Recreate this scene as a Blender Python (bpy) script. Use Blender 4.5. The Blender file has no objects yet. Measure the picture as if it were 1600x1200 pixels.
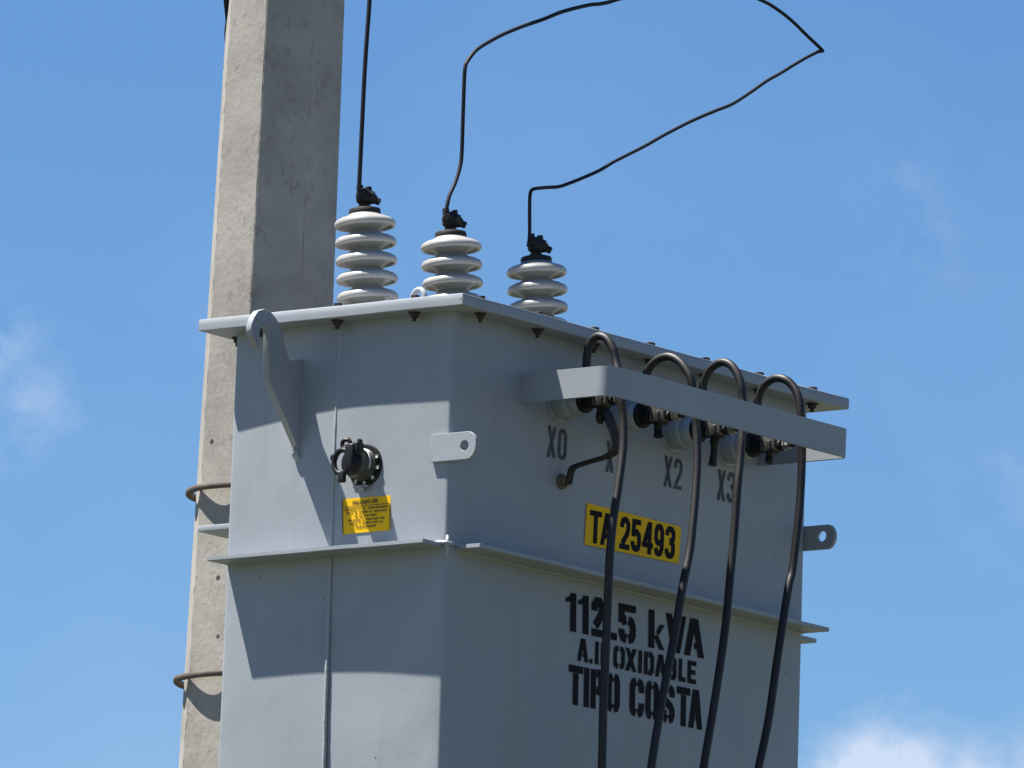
import bpy, bmesh, math, random
from mathutils import Vector, Matrix, noise
random.seed(7)
S = bpy.context.scene
SAT, VAL = 1.19, 0.89
COL = S.collection

# ------------------------------------------------------------------ camera
F = Vector((0.7681, 0.6162, 0.1742)); R = Vector((0.6191, -0.7841, 0.0436)); U = Vector((-0.1635, -0.0744, 0.9837))
cd = bpy.data.cameras.new('camera'); cam = bpy.data.objects.new('camera', cd); COL.objects.link(cam)
cd.sensor_width = 36; cd.sensor_fit = 'HORIZONTAL'; cd.lens = 15069.4 / 1600 * 36
cd.clip_start = 0.5; cd.clip_end = 5000
m = Matrix((R, U, -F)).transposed().to_4x4(); m.translation = Vector((-16.0972, -13.0732, -3.3024))
cam.matrix_world = m
S.camera = cam

# ------------------------------------------------------------------ sun, sky, exposure
SUN = Vector((-1, 1.31, 3.78)).normalized()
sd = bpy.data.lights.new('sun', 'SUN'); sd.energy = 5.0; sd.angle = math.radians(0.53); sd.color = (1, .955, .88)
so = bpy.data.objects.new('sun', sd); COL.objects.link(so)
so.rotation_mode = 'QUATERNION'; so.rotation_quaternion = SUN.to_track_quat('Z', 'Y'); so.location = (-5, 6, 20)

w = bpy.data.worlds.new('World'); S.world = w; w.use_nodes = True
nt = w.node_tree; N = nt.nodes; L = nt.links
for n in list(N): N.remove(n)
out = N.new('ShaderNodeOutputWorld'); bg = N.new('ShaderNodeBackground'); bg.inputs["Strength"].default_value = 0.05
sky = N.new('ShaderNodeTexSky'); sky.sky_type = 'NISHITA'; sky.sun_disc = False
sky.sun_elevation = math.asin(SUN.z); sky.sun_rotation = math.atan2(SUN.x, SUN.y)
sky.air_density = 1.0; sky.dust_density = 0.0; sky.ozone_density = 6.0; sky.altitude = 0
tc = N.new('ShaderNodeTexCoord')
nz = N.new('ShaderNodeTexNoise'); nz.inputs['Scale'].default_value = 170; nz.inputs['Detail'].default_value = 10; nz.inputs['Roughness'].default_value = .60
nw = N.new('ShaderNodeTexNoise'); nw.inputs['Scale'].default_value = 14; nw.inputs['Detail'].default_value = 5
L.new(tc.outputs['Generated'], nz.inputs['Vector']); L.new(tc.outputs['Generated'], nw.inputs['Vector'])
def math_node(op, a, b=None, c=None, clamp=False):
    n = N.new('ShaderNodeMath'); n.operation = op; n.use_clamp = clamp
    for i, v in enumerate((a, b, c)):
        if v is None: continue
        if isinstance(v, (int, float)): n.inputs[i].default_value = v
        else: L.new(v, n.inputs[i])
    return n.outputs[0]
def pixdir(px, py):
    return (F + R * ((px - 800) / 15069.4) - U * ((py - 600) / 15069.4)).normalized()
# cumulus heads and wisps: (direction, radius, strength); more of them stand round the horizon out of view
heads = [(pixdir(-60, 570), .0115, .42), (pixdir(35, 630), .0088, .30), (pixdir(10, 540), .0070, .30), (pixdir(-90, 650), .011, .5),
         (pixdir(1385, 1245), .0122, .90), (pixdir(1410, 1170), .0060, .50), (pixdir(1520, 1290), .0120, .8), (pixdir(1320, 1300), .0100, .7), (pixdir(1230, 1330), .0110, .6),
         (pixdir(1640, 1280), .0125, .85), (pixdir(1440, 330), .012, .13), (pixdir(1580, 760), .013, .12)]
for a, e, r in ((10, 7, .05), (55, 6, .06), (82, 12, .07), (120, 9, .09), (170, 14, .10), (215, 8, .08), (260, 12, .10), (300, 7, .08), (335, 13, .07)):
    a = math.radians(a); e = math.radians(e)
    heads.append((Vector((math.cos(a) * math.cos(e), math.sin(a) * math.cos(e), math.sin(e))), r, 1.0))
tot = None
for d, r, s in heads:
    vm = N.new('ShaderNodeVectorMath'); vm.operation = 'DISTANCE'; L.new(tc.outputs['Generated'], vm.inputs[0]); vm.inputs[1].default_value = d
    q = math_node('DIVIDE', vm.outputs['Value'], r)
    q = math_node('SUBTRACT', 1.0, q, clamp=True)
    q = math_node('MULTIPLY', q, s * 1.5)
    tot = q if tot is None else math_node('MAXIMUM', tot, q)
nv = math_node('MULTIPLY_ADD', nz.outputs['Fac'], 2.0, -1.0)
core = math_node('ADD', tot, nv)
core = math_node('MULTIPLY', core, tot)
core = math_node('MULTIPLY', core, 1.25, clamp=True)
wisp = math_node('MULTIPLY_ADD', nw.outputs['Fac'], 0.30, -0.150, clamp=True)
dens = math_node('ADD', core, wisp, clamp=True)
dens = math_node('MINIMUM', dens, .72)
mix = N.new('ShaderNodeMix'); mix.data_type = 'RGBA'
hs = N.new('ShaderNodeHueSaturation'); hs.inputs['Saturation'].default_value = SAT; hs.inputs['Value'].default_value = VAL; hs.inputs['Hue'].default_value = .505; L.new(sky.outputs['Color'], hs.inputs['Color'])
L.new(dens, mix.inputs['Factor']); L.new(hs.outputs['Color'], mix.inputs['A']); mix.inputs['B'].default_value = (5.6, 6.1, 7.2, 1)
L.new(mix.outputs['Result'], bg.inputs['Color']); L.new(bg.outputs[0], out.inputs['Surface'])

S.view_settings.view_transform = 'Standard'; S.view_settings.look = 'None'
S.view_settings.gamma = 1; S.view_settings.use_curve_mapping = False
S.view_settings.exposure = 1.45
S.render.engine = 'CYCLES'

# ------------------------------------------------------------------ materials
def mat(name, col, rough=.5, metal=0, spec=.5, var=0, varscale=6, bump=0, bumpscale=60, col2=None, coat=0, extra=None):
    M = bpy.data.materials.new(name); M.use_nodes = True
    t = M.node_tree; b = t.nodes['Principled BSDF']
    b.inputs['Base Color'].default_value = (*col, 1); b.inputs['Roughness'].default_value = rough
    b.inputs['Metallic'].default_value = metal; b.inputs['Specular IOR Level'].default_value = spec
    b.inputs['Coat Weight'].default_value = coat
    c = t.nodes.new('ShaderNodeTexCoord')
    if var:
        n = t.nodes.new('ShaderNodeTexNoise'); n.inputs['Scale'].default_value = varscale; n.inputs['Detail'].default_value = 8; n.inputs['Roughness'].default_value = .62
        t.links.new(c.outputs['Object'], n.inputs['Vector'])
        r = t.nodes.new('ShaderNodeValToRGB'); r.color_ramp.elements[0].position = .32; r.color_ramp.elements[1].position = .68
        c2 = col2 or tuple(v * (1 - var) for v in col)
        r.color_ramp.elements[0].color = (*c2, 1); r.color_ramp.elements[1].color = (*col, 1)
        t.links.new(n.outputs['Fac'], r.inputs['Fac']); t.links.new(r.outputs['Color'], b.inputs['Base Color'])
    if bump:
        n = t.nodes.new('ShaderNodeTexNoise'); n.inputs['Scale'].default_value = bumpscale; n.inputs['Detail'].default_value = 6
        t.links.new(c.outputs['Object'], n.inputs['Vector'])
        bp = t.nodes.new('ShaderNodeBump'); bp.inputs['Strength'].default_value = 1; bp.inputs['Distance'].default_value = bump
        t.links.new(n.outputs['Fac'], bp.inputs['Height']); t.links.new(bp.outputs['Normal'], b.inputs['Normal'])
    return M

def paint_material():
    M = bpy.data.materials.new('grey_enamel'); M.use_nodes = True
    t = M.node_tree; b = t.nodes['Principled BSDF']; nd = t.nodes.new; lk = t.links.new
    b.inputs['Roughness'].default_value = .45; b.inputs['Specular IOR Level'].default_value = .32
    c = nd('ShaderNodeTexCoord')
    n = nd('ShaderNodeTexNoise'); n.inputs['Scale'].default_value = 3.5; n.inputs['Detail'].default_value = 9; n.inputs['Roughness'].default_value = .6
    lk(c.outputs['Object'], n.inputs['Vector'])
    r = nd('ShaderNodeValToRGB'); r.color_ramp.elements[0].position = .3; r.color_ramp.elements[1].position = .7
    r.color_ramp.elements[0].color = (.250, .272, .300, 1); r.color_ramp.elements[1].color = (.290, .313, .343, 1)
    lk(n.outputs['Fac'], r.inputs['Fac'])
    # dirt runs, stretched vertically
    mp = nd('ShaderNodeMapping'); mp.inputs['Scale'].default_value = (22, 22, 1.6); lk(c.outputs['Object'], mp.inputs['Vector'])
    n2 = nd('ShaderNodeTexNoise'); n2.inputs['Scale'].default_value = 1; n2.inputs['Detail'].default_value = 5; lk(mp.outputs[0], n2.inputs['Vector'])
    r2 = nd('ShaderNodeValToRGB'); r2.color_ramp.elements[0].position = .52; r2.color_ramp.elements[1].position = .80
    r2.color_ramp.elements[0].color = (0, 0, 0, 1); r2.color_ramp.elements[1].color = (.5, .5, .5, 1)
    lk(n2.outputs['Fac'], r2.inputs['Fac'])
    mx = nd('ShaderNodeMix'); mx.data_type = 'RGBA'; lk(r2.outputs['Color'], mx.inputs['Factor']); lk(r.outputs['Color'], mx.inputs['A'])
    mx.inputs['B'].default_value = (.25, .255, .25, 1)
    # small chips
    v = nd('ShaderNodeTexVoronoi'); v.inputs['Scale'].default_value = 17; lk(c.outputs['Object'], v.inputs['Vector'])
    sx = nd('ShaderNodeSeparateColor'); lk(v.outputs['Color'], sx.inputs[0])
    m1 = nd('ShaderNodeMath'); m1.operation = 'LESS_THAN'; lk(v.outputs['Distance'], m1.inputs[0]); m1.inputs[1].default_value = .06
    m2 = nd('ShaderNodeMath'); m2.operation = 'LESS_THAN'; lk(sx.outputs[0], m2.inputs[0]); m2.inputs[1].default_value = .14
    m3 = nd('ShaderNodeMath'); m3.operation = 'MULTIPLY'; lk(m1.outputs[0], m3.inputs[0]); lk(m2.outputs[0], m3.inputs[1])
    m4 = nd('ShaderNodeMath'); m4.operation = 'MULTIPLY'; lk(m3.outputs[0], m4.inputs[0]); m4.inputs[1].default_value = .7
    mx2 = nd('ShaderNodeMix'); mx2.data_type = 'RGBA'; lk(m4.outputs[0], mx2.inputs['Factor']); lk(mx.outputs['Result'], mx2.inputs['A']); mx2.inputs['B'].default_value = (.10, .095, .10, 1)
    lk(mx2.outputs['Result'], b.inputs['Base Color'])
    n3 = nd('ShaderNodeTexNoise'); n3.inputs['Scale'].default_value = 140; n3.inputs['Detail'].default_value = 3; lk(c.outputs['Object'], n3.inputs['Vector'])
    n4 = nd('ShaderNodeTexNoise'); n4.inputs['Scale'].default_value = 6; n4.inputs['Detail'].default_value = 2; lk(c.outputs['Object'], n4.inputs['Vector'])
    ad = nd('ShaderNodeMath'); ad.operation = 'MULTIPLY_ADD'; lk(n4.outputs['Fac'], ad.inputs[0]); ad.inputs[1].default_value = 9; lk(n3.outputs['Fac'], ad.inputs[2])
    bp = nd('ShaderNodeBump'); bp.inputs['Strength'].default_value = 1; bp.inputs['Distance'].default_value = .00022
    lk(ad.outputs[0], bp.inputs['Height']); lk(bp.outputs['Normal'], b.inputs['Normal'])
    return M

def concrete_material():
    M = bpy.data.materials.new('cast_concrete'); M.use_nodes = True
    t = M.node_tree; b = t.nodes['Principled BSDF']; nd = t.nodes.new; lk = t.links.new
    b.inputs['Roughness'].default_value = .9; b.inputs['Specular IOR Level'].default_value = .25
    c = nd('ShaderNodeTexCoord')
    n = nd('ShaderNodeTexNoise'); n.inputs['Scale'].default_value = 5; n.inputs['Detail'].default_value = 10; n.inputs['Roughness'].default_value = .65
    lk(c.outputs['Object'], n.inputs['Vector'])
    r = nd('ShaderNodeValToRGB'); r.color_ramp.elements[0].position = .3; r.color_ramp.elements[1].position = .72
    r.color_ramp.elements[0].color = (.225, .210, .188, 1); r.color_ramp.elements[1].color = (.37, .35, .315, 1)
    lk(n.outputs['Fac'], r.inputs['Fac'])
    # worm-like surface marks
    n2 = nd('ShaderNodeTexNoise'); n2.inputs['Scale'].default_value = 62; n2.inputs['Detail'].default_value = 5; n2.inputs['Distortion'].default_value = .9
    mp = nd('ShaderNodeMapping'); mp.inputs['Scale'].default_value = (1, 1, .6); lk(c.outputs['Object'], mp.inputs['Vector']); lk(mp.outputs[0], n2.inputs['Vector'])
    ab = nd('ShaderNodeMath'); ab.operation = 'SUBTRACT'; lk(n2.outputs['Fac'], ab.inputs[0]); ab.inputs[1].default_value = .5
    ab2 = nd('ShaderNodeMath'); ab2.operation = 'ABSOLUTE'; lk(ab.outputs[0], ab2.inputs[0])
    worm = nd('ShaderNodeMapRange'); lk(n2.outputs['Fac'], worm.inputs['Value']); worm.inputs['From Min'].default_value = .35; worm.inputs['From Max'].default_value = .46
    worm.inputs['To Min'].default_value = .80; worm.inputs['To Max'].default_value = 1
    n5 = nd('ShaderNodeTexNoise'); n5.inputs['Scale'].default_value = 9; n5.inputs['Detail'].default_value = 3; lk(c.outputs['Object'], n5.inputs['Vector'])
    gate = nd('ShaderNodeMapRange'); lk(n5.outputs['Fac'], gate.inputs['Value']); gate.inputs['From Min'].default_value = .36; gate.inputs['From Max'].default_value = .62
    wm = nd('ShaderNodeMix'); wm.data_type = 'FLOAT'; lk(gate.outputs[0], wm.inputs['Factor']); wm.inputs['A'].default_value = 1; lk(worm.outputs[0], wm.inputs['B'])
    # pin holes
    v = nd('ShaderNodeTexVoronoi'); v.inputs['Scale'].default_value = 22; lk(c.outputs['Object'], v.inputs['Vector'])
    sx = nd('ShaderNodeSeparateColor'); lk(v.outputs['Color'], sx.inputs[0])
    thr = nd('ShaderNodeMath'); thr.operation = 'MULTIPLY'; lk(sx.outputs[1], thr.inputs[0]); thr.inputs[1].default_value = .16
    m1 = nd('ShaderNodeMath'); m1.operation = 'LESS_THAN'; lk(v.outputs['Distance'], m1.inputs[0]); lk(thr.outputs[0], m1.inputs[1])
    m2 = nd('ShaderNodeMath'); m2.operation = 'LESS_THAN'; lk(sx.outputs[0], m2.inputs[0]); m2.inputs[1].default_value = .22
    m3 = nd('ShaderNodeMath'); m3.operation = 'MULTIPLY'; lk(m1.outputs[0], m3.inputs[0]); lk(m2.outputs[0], m3.inputs[1])
    hs = nd('ShaderNodeMath'); hs.operation = 'MULTIPLY_ADD'; lk(m3.outputs[0], hs.inputs[0]); hs.inputs[1].default_value = -.8; hs.inputs[2].default_value = 1
    mu = nd('ShaderNodeMath'); mu.operation = 'MULTIPLY'; lk(wm.outputs['Result'], mu.inputs[0]); lk(hs.outputs[0], mu.inputs[1])
    mc = nd('ShaderNodeVectorMath'); mc.operation = 'SCALE'; lk(r.outputs['Color'], mc.inputs[0]); lk(mu.outputs[0], mc.inputs['Scale'])
    lk(mc.outputs[0], b.inputs['Base Color'])
    n3 = nd('ShaderNodeTexNoise'); n3.inputs['Scale'].default_value = 70; n3.inputs['Detail'].default_value = 8; lk(c.outputs['Object'], n3.inputs['Vector'])
    ad = nd('ShaderNodeMath'); ad.operation = 'MULTIPLY_ADD'; lk(mu.outputs[0], ad.inputs[0]); ad.inputs[1].default_value = 1.2; lk(n3.outputs['Fac'], ad.inputs[2])
    bp = nd('ShaderNodeBump'); bp.inputs['Strength'].default_value = 1; bp.inputs['Distance'].default_value = .0009
    lk(ad.outputs[0], bp.inputs['Height']); lk(bp.outputs['Normal'], b.inputs['Normal'])
    return M

PAINT = paint_material(); CONC = concrete_material()
PORC = mat('grey_glazed_porcelain', (.375, .362, .342), rough=.28, spec=.5, var=.28, varscale=11, bump=.0003, bumpscale=60)
LVPORC = mat('pale_blue_grey_porcelain', (.27, .31, .35), rough=.16, spec=.5, var=.12, varscale=14)
BLACKM = mat('weathered_dark_metal', (.015, .014, .014), rough=.6, spec=.3, var=.4, varscale=40, bump=.001, bumpscale=150)
DARKCAP = mat('dark_brown_cap', (.022, .019, .017), rough=.65, spec=.3, var=.3, varscale=30, bump=.0004, bumpscale=120)
BLACKP = mat('black_plastic', (.006, .006, .008), rough=.5, spec=.3, bump=.0003, bumpscale=160)
CABLE = mat('black_cable_jacket', (.0150, .0138, .0155), rough=.52, spec=.38, var=.35, varscale=12, bump=.0003, bumpscale=90)
WIRE = mat('black_wire_jacket', (.010, .011, .015), rough=.6, spec=.25, var=.2, varscale=12)
STEEL = mat('tinned_steel', (.36, .35, .32), rough=.4, metal=.8, var=.3, varscale=40)
STEELD = mat('dull_tinned_copper', (.16, .15, .13), rough=.45, metal=.6, var=.4, varscale=50)
RUSTY = mat('weathered_galvanised_steel', (.13, .105, .085), rough=.75, metal=.2, var=.45, varscale=22, bump=.0012, bumpscale=90)
BOLTM = mat('rusted_bolt_steel', (.055, .042, .04), rough=.7, metal=.3, var=.4, varscale=60, bump=.0006, bumpscale=150)
YELLOW = mat('yellow_vinyl', (.80, .47, .008), rough=.6, spec=.15, var=.08, varscale=14)
BLACKINK = mat('black_paint', (.008, .008, .012), rough=.7, spec=.15, var=.2, varscale=30)
GREYINK = mat('faded_dark_paint', (.04, .045, .065), rough=.7, spec=.2, var=.45, varscale=60, col2=(.085, .095, .12))
STICKINK = mat('sticker_ink', (.10, .06, .01), rough=.5)
CLEARG = mat('grey_gauge_body', (.040, .046, .036), rough=.35, var=.2, varscale=40)
WHITEP = mat('white_plastic', (.62, .63, .60), rough=.4)
STUDM = mat('dull_brass_stud', (.22, .17, .12), rough=.5, metal=.6, var=.35, varscale=60)
BEAD = mat('weld_bead_enamel', (.295, .315, .335), rough=.5, bump=.0008, bumpscale=120)
GROUND = mat('dry_grass_and_soil', (.075, .070, .042), rough=.95, var=.5, varscale=.25, col2=(.035, .042, .02), bump=.05, bumpscale=3)

# ------------------------------------------------------------------ mesh helpers
def link(name, me, m=None, parent=None, smooth=False):
    o = bpy.data.objects.new(name, me); COL.objects.link(o)
    if m: me.materials.append(m)
    if smooth:
        for p in me.polygons: p.use_smooth = True
    if parent: o.parent = parent
    return o
def from_bm(bm, name):
    bmesh.ops.recalc_face_normals(bm, faces=bm.faces)
    me = bpy.data.meshes.new(name); bm.to_mesh(me); bm.free(); return me
def add_box(bm, a, b, bev=0):
    r = bmesh.ops.create_cube(bm, size=1)
    a = Vector(a); b = Vector(b); c = (a + b) / 2; s = b - a
    for v in r['verts']: v.co = Vector((v.co.x * s.x, v.co.y * s.y, v.co.z * s.z)) + c
    if bev:
        es = {e for v in r['verts'] for e in v.link_edges}
        bmesh.ops.bevel(bm, geom=list(es), offset=bev, segments=3, affect='EDGES', profile=.5)
def basis(d):
    d = Vector(d).normalized(); a = Vector((0, 0, 1)) if abs(d.z) < .9 else Vector((1, 0, 0))
    x = a.cross(d).normalized(); return x, d.cross(x), d
def add_lathe(bm, base, axis, prof, n=32, cap=True, rot=0):
    """prof: (distance along axis, radius)"""
    x, y, d = basis(axis); base = Vector(base); rows = []
    for h, r in prof:
        rows.append([bm.verts.new(base + d * h + (x * math.cos(rot + 2 * math.pi * k / n) + y * math.sin(rot + 2 * math.pi * k / n)) * r) for k in range(n)])
    for i in range(len(rows) - 1):
        for k in range(n): bm.faces.new((rows[i][k], rows[i][(k + 1) % n], rows[i + 1][(k + 1) % n], rows[i + 1][k]))
    if cap: bm.faces.new(rows[0][::-1]); bm.faces.new(rows[-1])
def add_tube(bm, pts, r, n=14, smooth=True, cap=True, wob=0):
    P = [Vector(p) for p in pts]
    if smooth: P = catmull(P)
    t = (P[1] - P[0]).normalized(); x, y, _ = basis(t); rows = []
    for i, p in enumerate(P):
        tn = (P[min(i + 1, len(P) - 1)] - P[max(i - 1, 0)]).normalized()
        q = t.rotation_difference(tn); x = q @ x; y = q @ y; t = tn
        rr = r * (1 + wob * noise.noise(p * 60))
        rows.append([bm.verts.new(p + (x * math.cos(2 * math.pi * k / n) + y * math.sin(2 * math.pi * k / n)) * rr) for k in range(n)])
    for i in range(len(rows) - 1):
        for k in range(n): bm.faces.new((rows[i][k], rows[i][(k + 1) % n], rows[i + 1][(k + 1) % n], rows[i + 1][k]))
    if cap: bm.faces.new(rows[0][::-1]); bm.faces.new(rows[-1])
def catmull(P, k=8):
    out = []
    Q = [2 * P[0] - P[1]] + P + [2 * P[-1] - P[-2]]
    for i in range(1, len(Q) - 2):
        a, b, c, d = Q[i - 1:i + 3]
        for j in range(k):
            t = j / k
            out.append(.5 * ((2 * b) + (c - a) * t + (2 * a - 5 * b + 4 * c - d) * t * t + (3 * b - a - 3 * c + d) * t ** 3))
    out.append(P[-1]); return out
def add_torus(bm, c, axis, Rr, r, n=28, k=10, sx=1, sy=1):
    x, y, d = basis(axis); c = Vector(c); rows = []
    for i in range(n):
        a = 2 * math.pi * i / n; e = x * math.cos(a) * sx + y * math.sin(a) * sy
        e1 = e.normalized()
        rows.append([bm.verts.new(c + e * Rr + (e1 * math.cos(2 * math.pi * j / k) + d * math.sin(2 * math.pi * j / k)) * r) for j in range(k)])
    for i in range(n):
        for j in range(k): bm.faces.new((rows[i][j], rows[(i + 1) % n][j], rows[(i + 1) % n][(j + 1) % k], rows[i][(j + 1) % k]))
def plate(name, outline, holes, thick, frame, m, parent, bev=.001):
    """flat plate with holes: outline in (u,v); frame(u,v,w) -> world"""
    cu = bpy.data.curves.new(name, 'CURVE'); cu.dimensions = '2D'; cu.fill_mode = 'BOTH'; cu.extrude = thick / 2 - bev; cu.bevel_depth = bev; cu.bevel_resolution = 2
    cu.offset = -bev
    for loop in [outline] + holes:
        sp = cu.splines.new('POLY'); sp.points.add(len(loop) - 1); sp.use_cyclic_u = True
        for p, (a, b) in zip(sp.points, loop): p.co = (a, b, 0, 1)
    tmp = bpy.data.objects.new('tmp', cu); COL.objects.link(tmp)
    dg = bpy.context.evaluated_depsgraph_get()
    me = bpy.data.meshes.new_from_object(tmp.evaluated_get(dg))
    bpy.data.objects.remove(tmp); bpy.data.curves.remove(cu)
    for v in me.vertices: v.co = Vector(frame(v.co.x, v.co.y, v.co.z))
    bm = bmesh.new(); bm.from_mesh(me); bmesh.ops.remove_doubles(bm, verts=bm.verts, dist=1e-5); bmesh.ops.recalc_face_normals(bm, faces=bm.faces); bm.to_mesh(me); bm.free()
    me.name = name
    return link(name, me, m, parent)
def circle(cx, cy, r, n=24): return [(cx + r * math.cos(2 * math.pi * k / n), cy + r * math.sin(2 * math.pi * k / n)) for k in range(n)]
def empty(name, loc=(0, 0, 0)):
    o = bpy.data.objects.new(name, None); COL.objects.link(o); o.location = loc; o.empty_display_size = .1; return o
def tag(o, label=None, cat=None, group=None, kind=None):
    if label: o['label'] = label
    if cat: o['category'] = cat
    if group: o['group'] = group
    if kind: o['kind'] = kind
    return o
def smooth_by_angle(o, ang=40):
    me = o.data
    for p in me.polygons: p.use_smooth = True
    bm = bmesh.new(); bm.from_mesh(me)
    for e in bm.edges:
        if len(e.link_faces) == 2 and e.calc_face_angle(0) > math.radians(ang): e.smooth = False
    bm.to_mesh(me); bm.free()
def part(name, bm, m, parent, ang=40):
    o = link(name, from_bm(bm, name), m, parent); smooth_by_angle(o, ang); return o

# ------------------------------------------------------------------ ground
GZ = -4.9
bm = bmesh.new(); bmesh.ops.create_grid(bm, x_segments=60, y_segments=60, size=1500)
g = link('ground', from_bm(bm, 'ground'), GROUND); g.location = (0, 0, GZ); tag(g, kind='structure')

# ------------------------------------------------------------------ concrete pole (octagonal, tapered)
def pole_c(z): return Vector((.6108 + .0033 * (z - .722), 1.053, z))
def pole_r(z): return .151 - .0122 * (z - .722)
bm = bmesh.new(); rows = []
zs = [GZ - .3 + i * .35 for i in range(10)]; zs = [z for z in zs if z < -1.4]
z = -1.4
while z < 2.2: zs.append(z); z += .012
zs += [2.4 + i * .3 for i in range(12)]
per = 4
for z in zs:
    c = pole_c(z); Rr = pole_r(z); row = []
    V = [Vector((math.cos(math.radians(22.5 + 45 * k)), math.sin(math.radians(22.5 + 45 * k)), 0)) * Rr for k in range(8)]
    for k in range(8):
        A, B = V[k], V[(k + 1) % 8]
        for tt in (0.0, .014, .5, .986):
            p = A.lerp(B, tt)
            if tt == 0.0:
                ch = max(0, noise.noise(Vector((k * 7.3, 0, z * 38)))) * .0036 + max(0, noise.noise(Vector((k * 3.3, 5, z * 110)))) * .0034 + .0006
                p = p * (1 - ch / Rr)
            row.append(bm.verts.new(c + p))
    rows.append(row)
n = len(rows[0])
for i in range(len(rows) - 1):
    for k in range(n): bm.faces.new((rows[i][k], rows[i][(k + 1) % n], rows[i + 1][(k + 1) % n], rows[i + 1][k]))
bm.faces.new(rows[0][::-1]); bm.faces.new(rows[-1])
pole = link('concrete_pole', from_bm(bm, 'concrete_pole'), CONC)
tag(pole, 'tall weathered grey octagonal concrete pole standing behind the transformer tank', 'utility pole')

for z, ri, ro, lb in ((.279, .1575, .173, 'upper rusty steel hoop clamped round the concrete pole'), (-.157, .163, .179, 'lower rusty steel hoop clamped round the concrete pole')):
    c = pole_c(z); h = .0060
    bm = bmesh.new()
    prof = [(-h, ri + .001), (-h, ro - .002), (-h * .5, ro), (h * .5, ro), (h, ro - .002), (h, ri + .001), (0, ri), (-h, ri + .001)]
    add_lathe(bm, c, (0, 0, 1), prof, 72, cap=False)
    bmesh.ops.remove_doubles(bm, verts=bm.verts, dist=1e-6)
    for v in bm.verts:      # hand-bent bar: slight waves
        v.co.z += .002 * noise.noise(v.co * 9)
    hoop = part('pole_hoop', bm, RUSTY, None)
    tag(hoop, lb, 'pole clamp', 'steel hoops round the pole')

bm = bmesh.new()
add_tube(bm, [(.515, 1.16, 3.2), (.517, 1.16, 2.2), (.520, 1.16, 1.75), (.5215, 1.16, 1.55), (.5240, 1.16, 1.47), (.535, 1.165, 1.435), (.555, 1.175, 1.40), (.575, 1.19, 1.35), (.66, 1.22, 1.2), (.72, 1.24, .9), (.72, 1.25, -3)], .008)
tag(part('down_lead', bm, WIRE, None), 'black down lead running along the far left edge of the concrete pole top', 'cable')

# ------------------------------------------------------------------ transformer
T = empty('transformer', (.65, .3, -.85))
tag(T, 'grey painted steel pole-mounted distribution transformer with three ribbed bushings on its lid', 'transformer')
T_parts = []
W, D, H = 1.30, .6307, .523
LT = .0267; LO = .0603; OB = .0697
ZB = -.85
def corner(i, z):
    return [Vector((-.0214 * z, 0, z)), Vector((W - .0236 * z, 0, z)), Vector((W, D, z)), Vector((0, D + .0068 * z, z))][i]
rc = .011
def tank_ring(z):
    if z >= 0: sh = math.sin(math.pi * min(z / H, 1))
    else: sh = math.sin(math.pi * min(-z / .85, 1))
    C = [corner(i, z) for i in range(4)]; pts = []
    for i in range(4):
        a, b, c = C[i - 1], C[i], C[(i + 1) % 4]
        da = (b - a).normalized(); db = (c - b).normalized()
        cen = b - da * rc + db * rc
        a0 = -db; a1 = da
        for k in range(6):
            th = math.pi / 2 * k / 5
            pts.append(cen + (a0 * math.cos(th) + a1 * math.sin(th)) * rc)
        nrm = a1
        nrm = Vector((db.y, -db.x, 0)); Ln = (c - b).length
        for k in range(1, 24):
            u = k / 24
            p = b + db * (rc + (Ln - 2 * rc) * u)
            bul = .0045 * math.sin(math.pi * u) * sh + .0006 * noise.noise(Vector((p.x * 5, p.y * 5, z * 6)))
            if Ln > 1: bul *= 1.3
            pts.append(p + nrm * bul)
    return pts
bm = bmesh.new(); rows = []
nzr = 56
for i in range(nzr + 1):
    z = ZB + (H - ZB) * i / nzr
    rows.append([bm.verts.new(p) for p in tank_ring(z)])
n = len(rows[0])
for i in range(nzr):
    for k in range(n): bm.faces.new((rows[i][k], rows[i][(k + 1) % n], rows[i + 1][(k + 1) % n], rows[i + 1][k]))
bm.faces.new(rows[0][::-1]); bm.faces.new(rows[-1])
tank = part('tank', bm, PAINT, T, 50)

# lid, slightly uneven along its edges, sheared rim
bm = bmesh.new()
def lid_pt(x, y, z): return Vector((x, y, z + .0016 * noise.noise(Vector((x * 4, y * 4, 3)))))
nx, ny = 40, 22
prof = [(LO - .0015, H), (LO, H + .0015), (LO + .0005, H + LT * .5), (LO, H + LT - .0035), (LO - .0012, H + LT - .001), (LO - .004, H + LT)]
rows = []
for o_, z in prof:
    ring = []
    for k in range(nx): ring.append((-o_ + (W + 2 * o_) * k / nx, -o_))
    for k in range(ny): ring.append((W + o_, -o_ + (D + 2 * o_) * k / ny))
    for k in range(nx): ring.append((W + o_ - (W + 2 * o_) * k / nx, D + o_))
    for k in range(ny): ring.append((-o_, D + o_ - (D + 2 * o_) * k / ny))
    rows.append([bm.verts.new(lid_pt(x, y, z)) for x, y in ring])
n = len(rows[0])
for i in range(len(rows) - 1):
    for k in range(n): bm.faces.new((rows[i][k], rows[i][(k + 1) % n], rows[i + 1][(k + 1) % n], rows[i + 1][k]))
bm.faces.new(rows[0][::-1]); bm.faces.new(rows[-1])
part('lid', bm, PAINT, T, 25)

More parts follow.
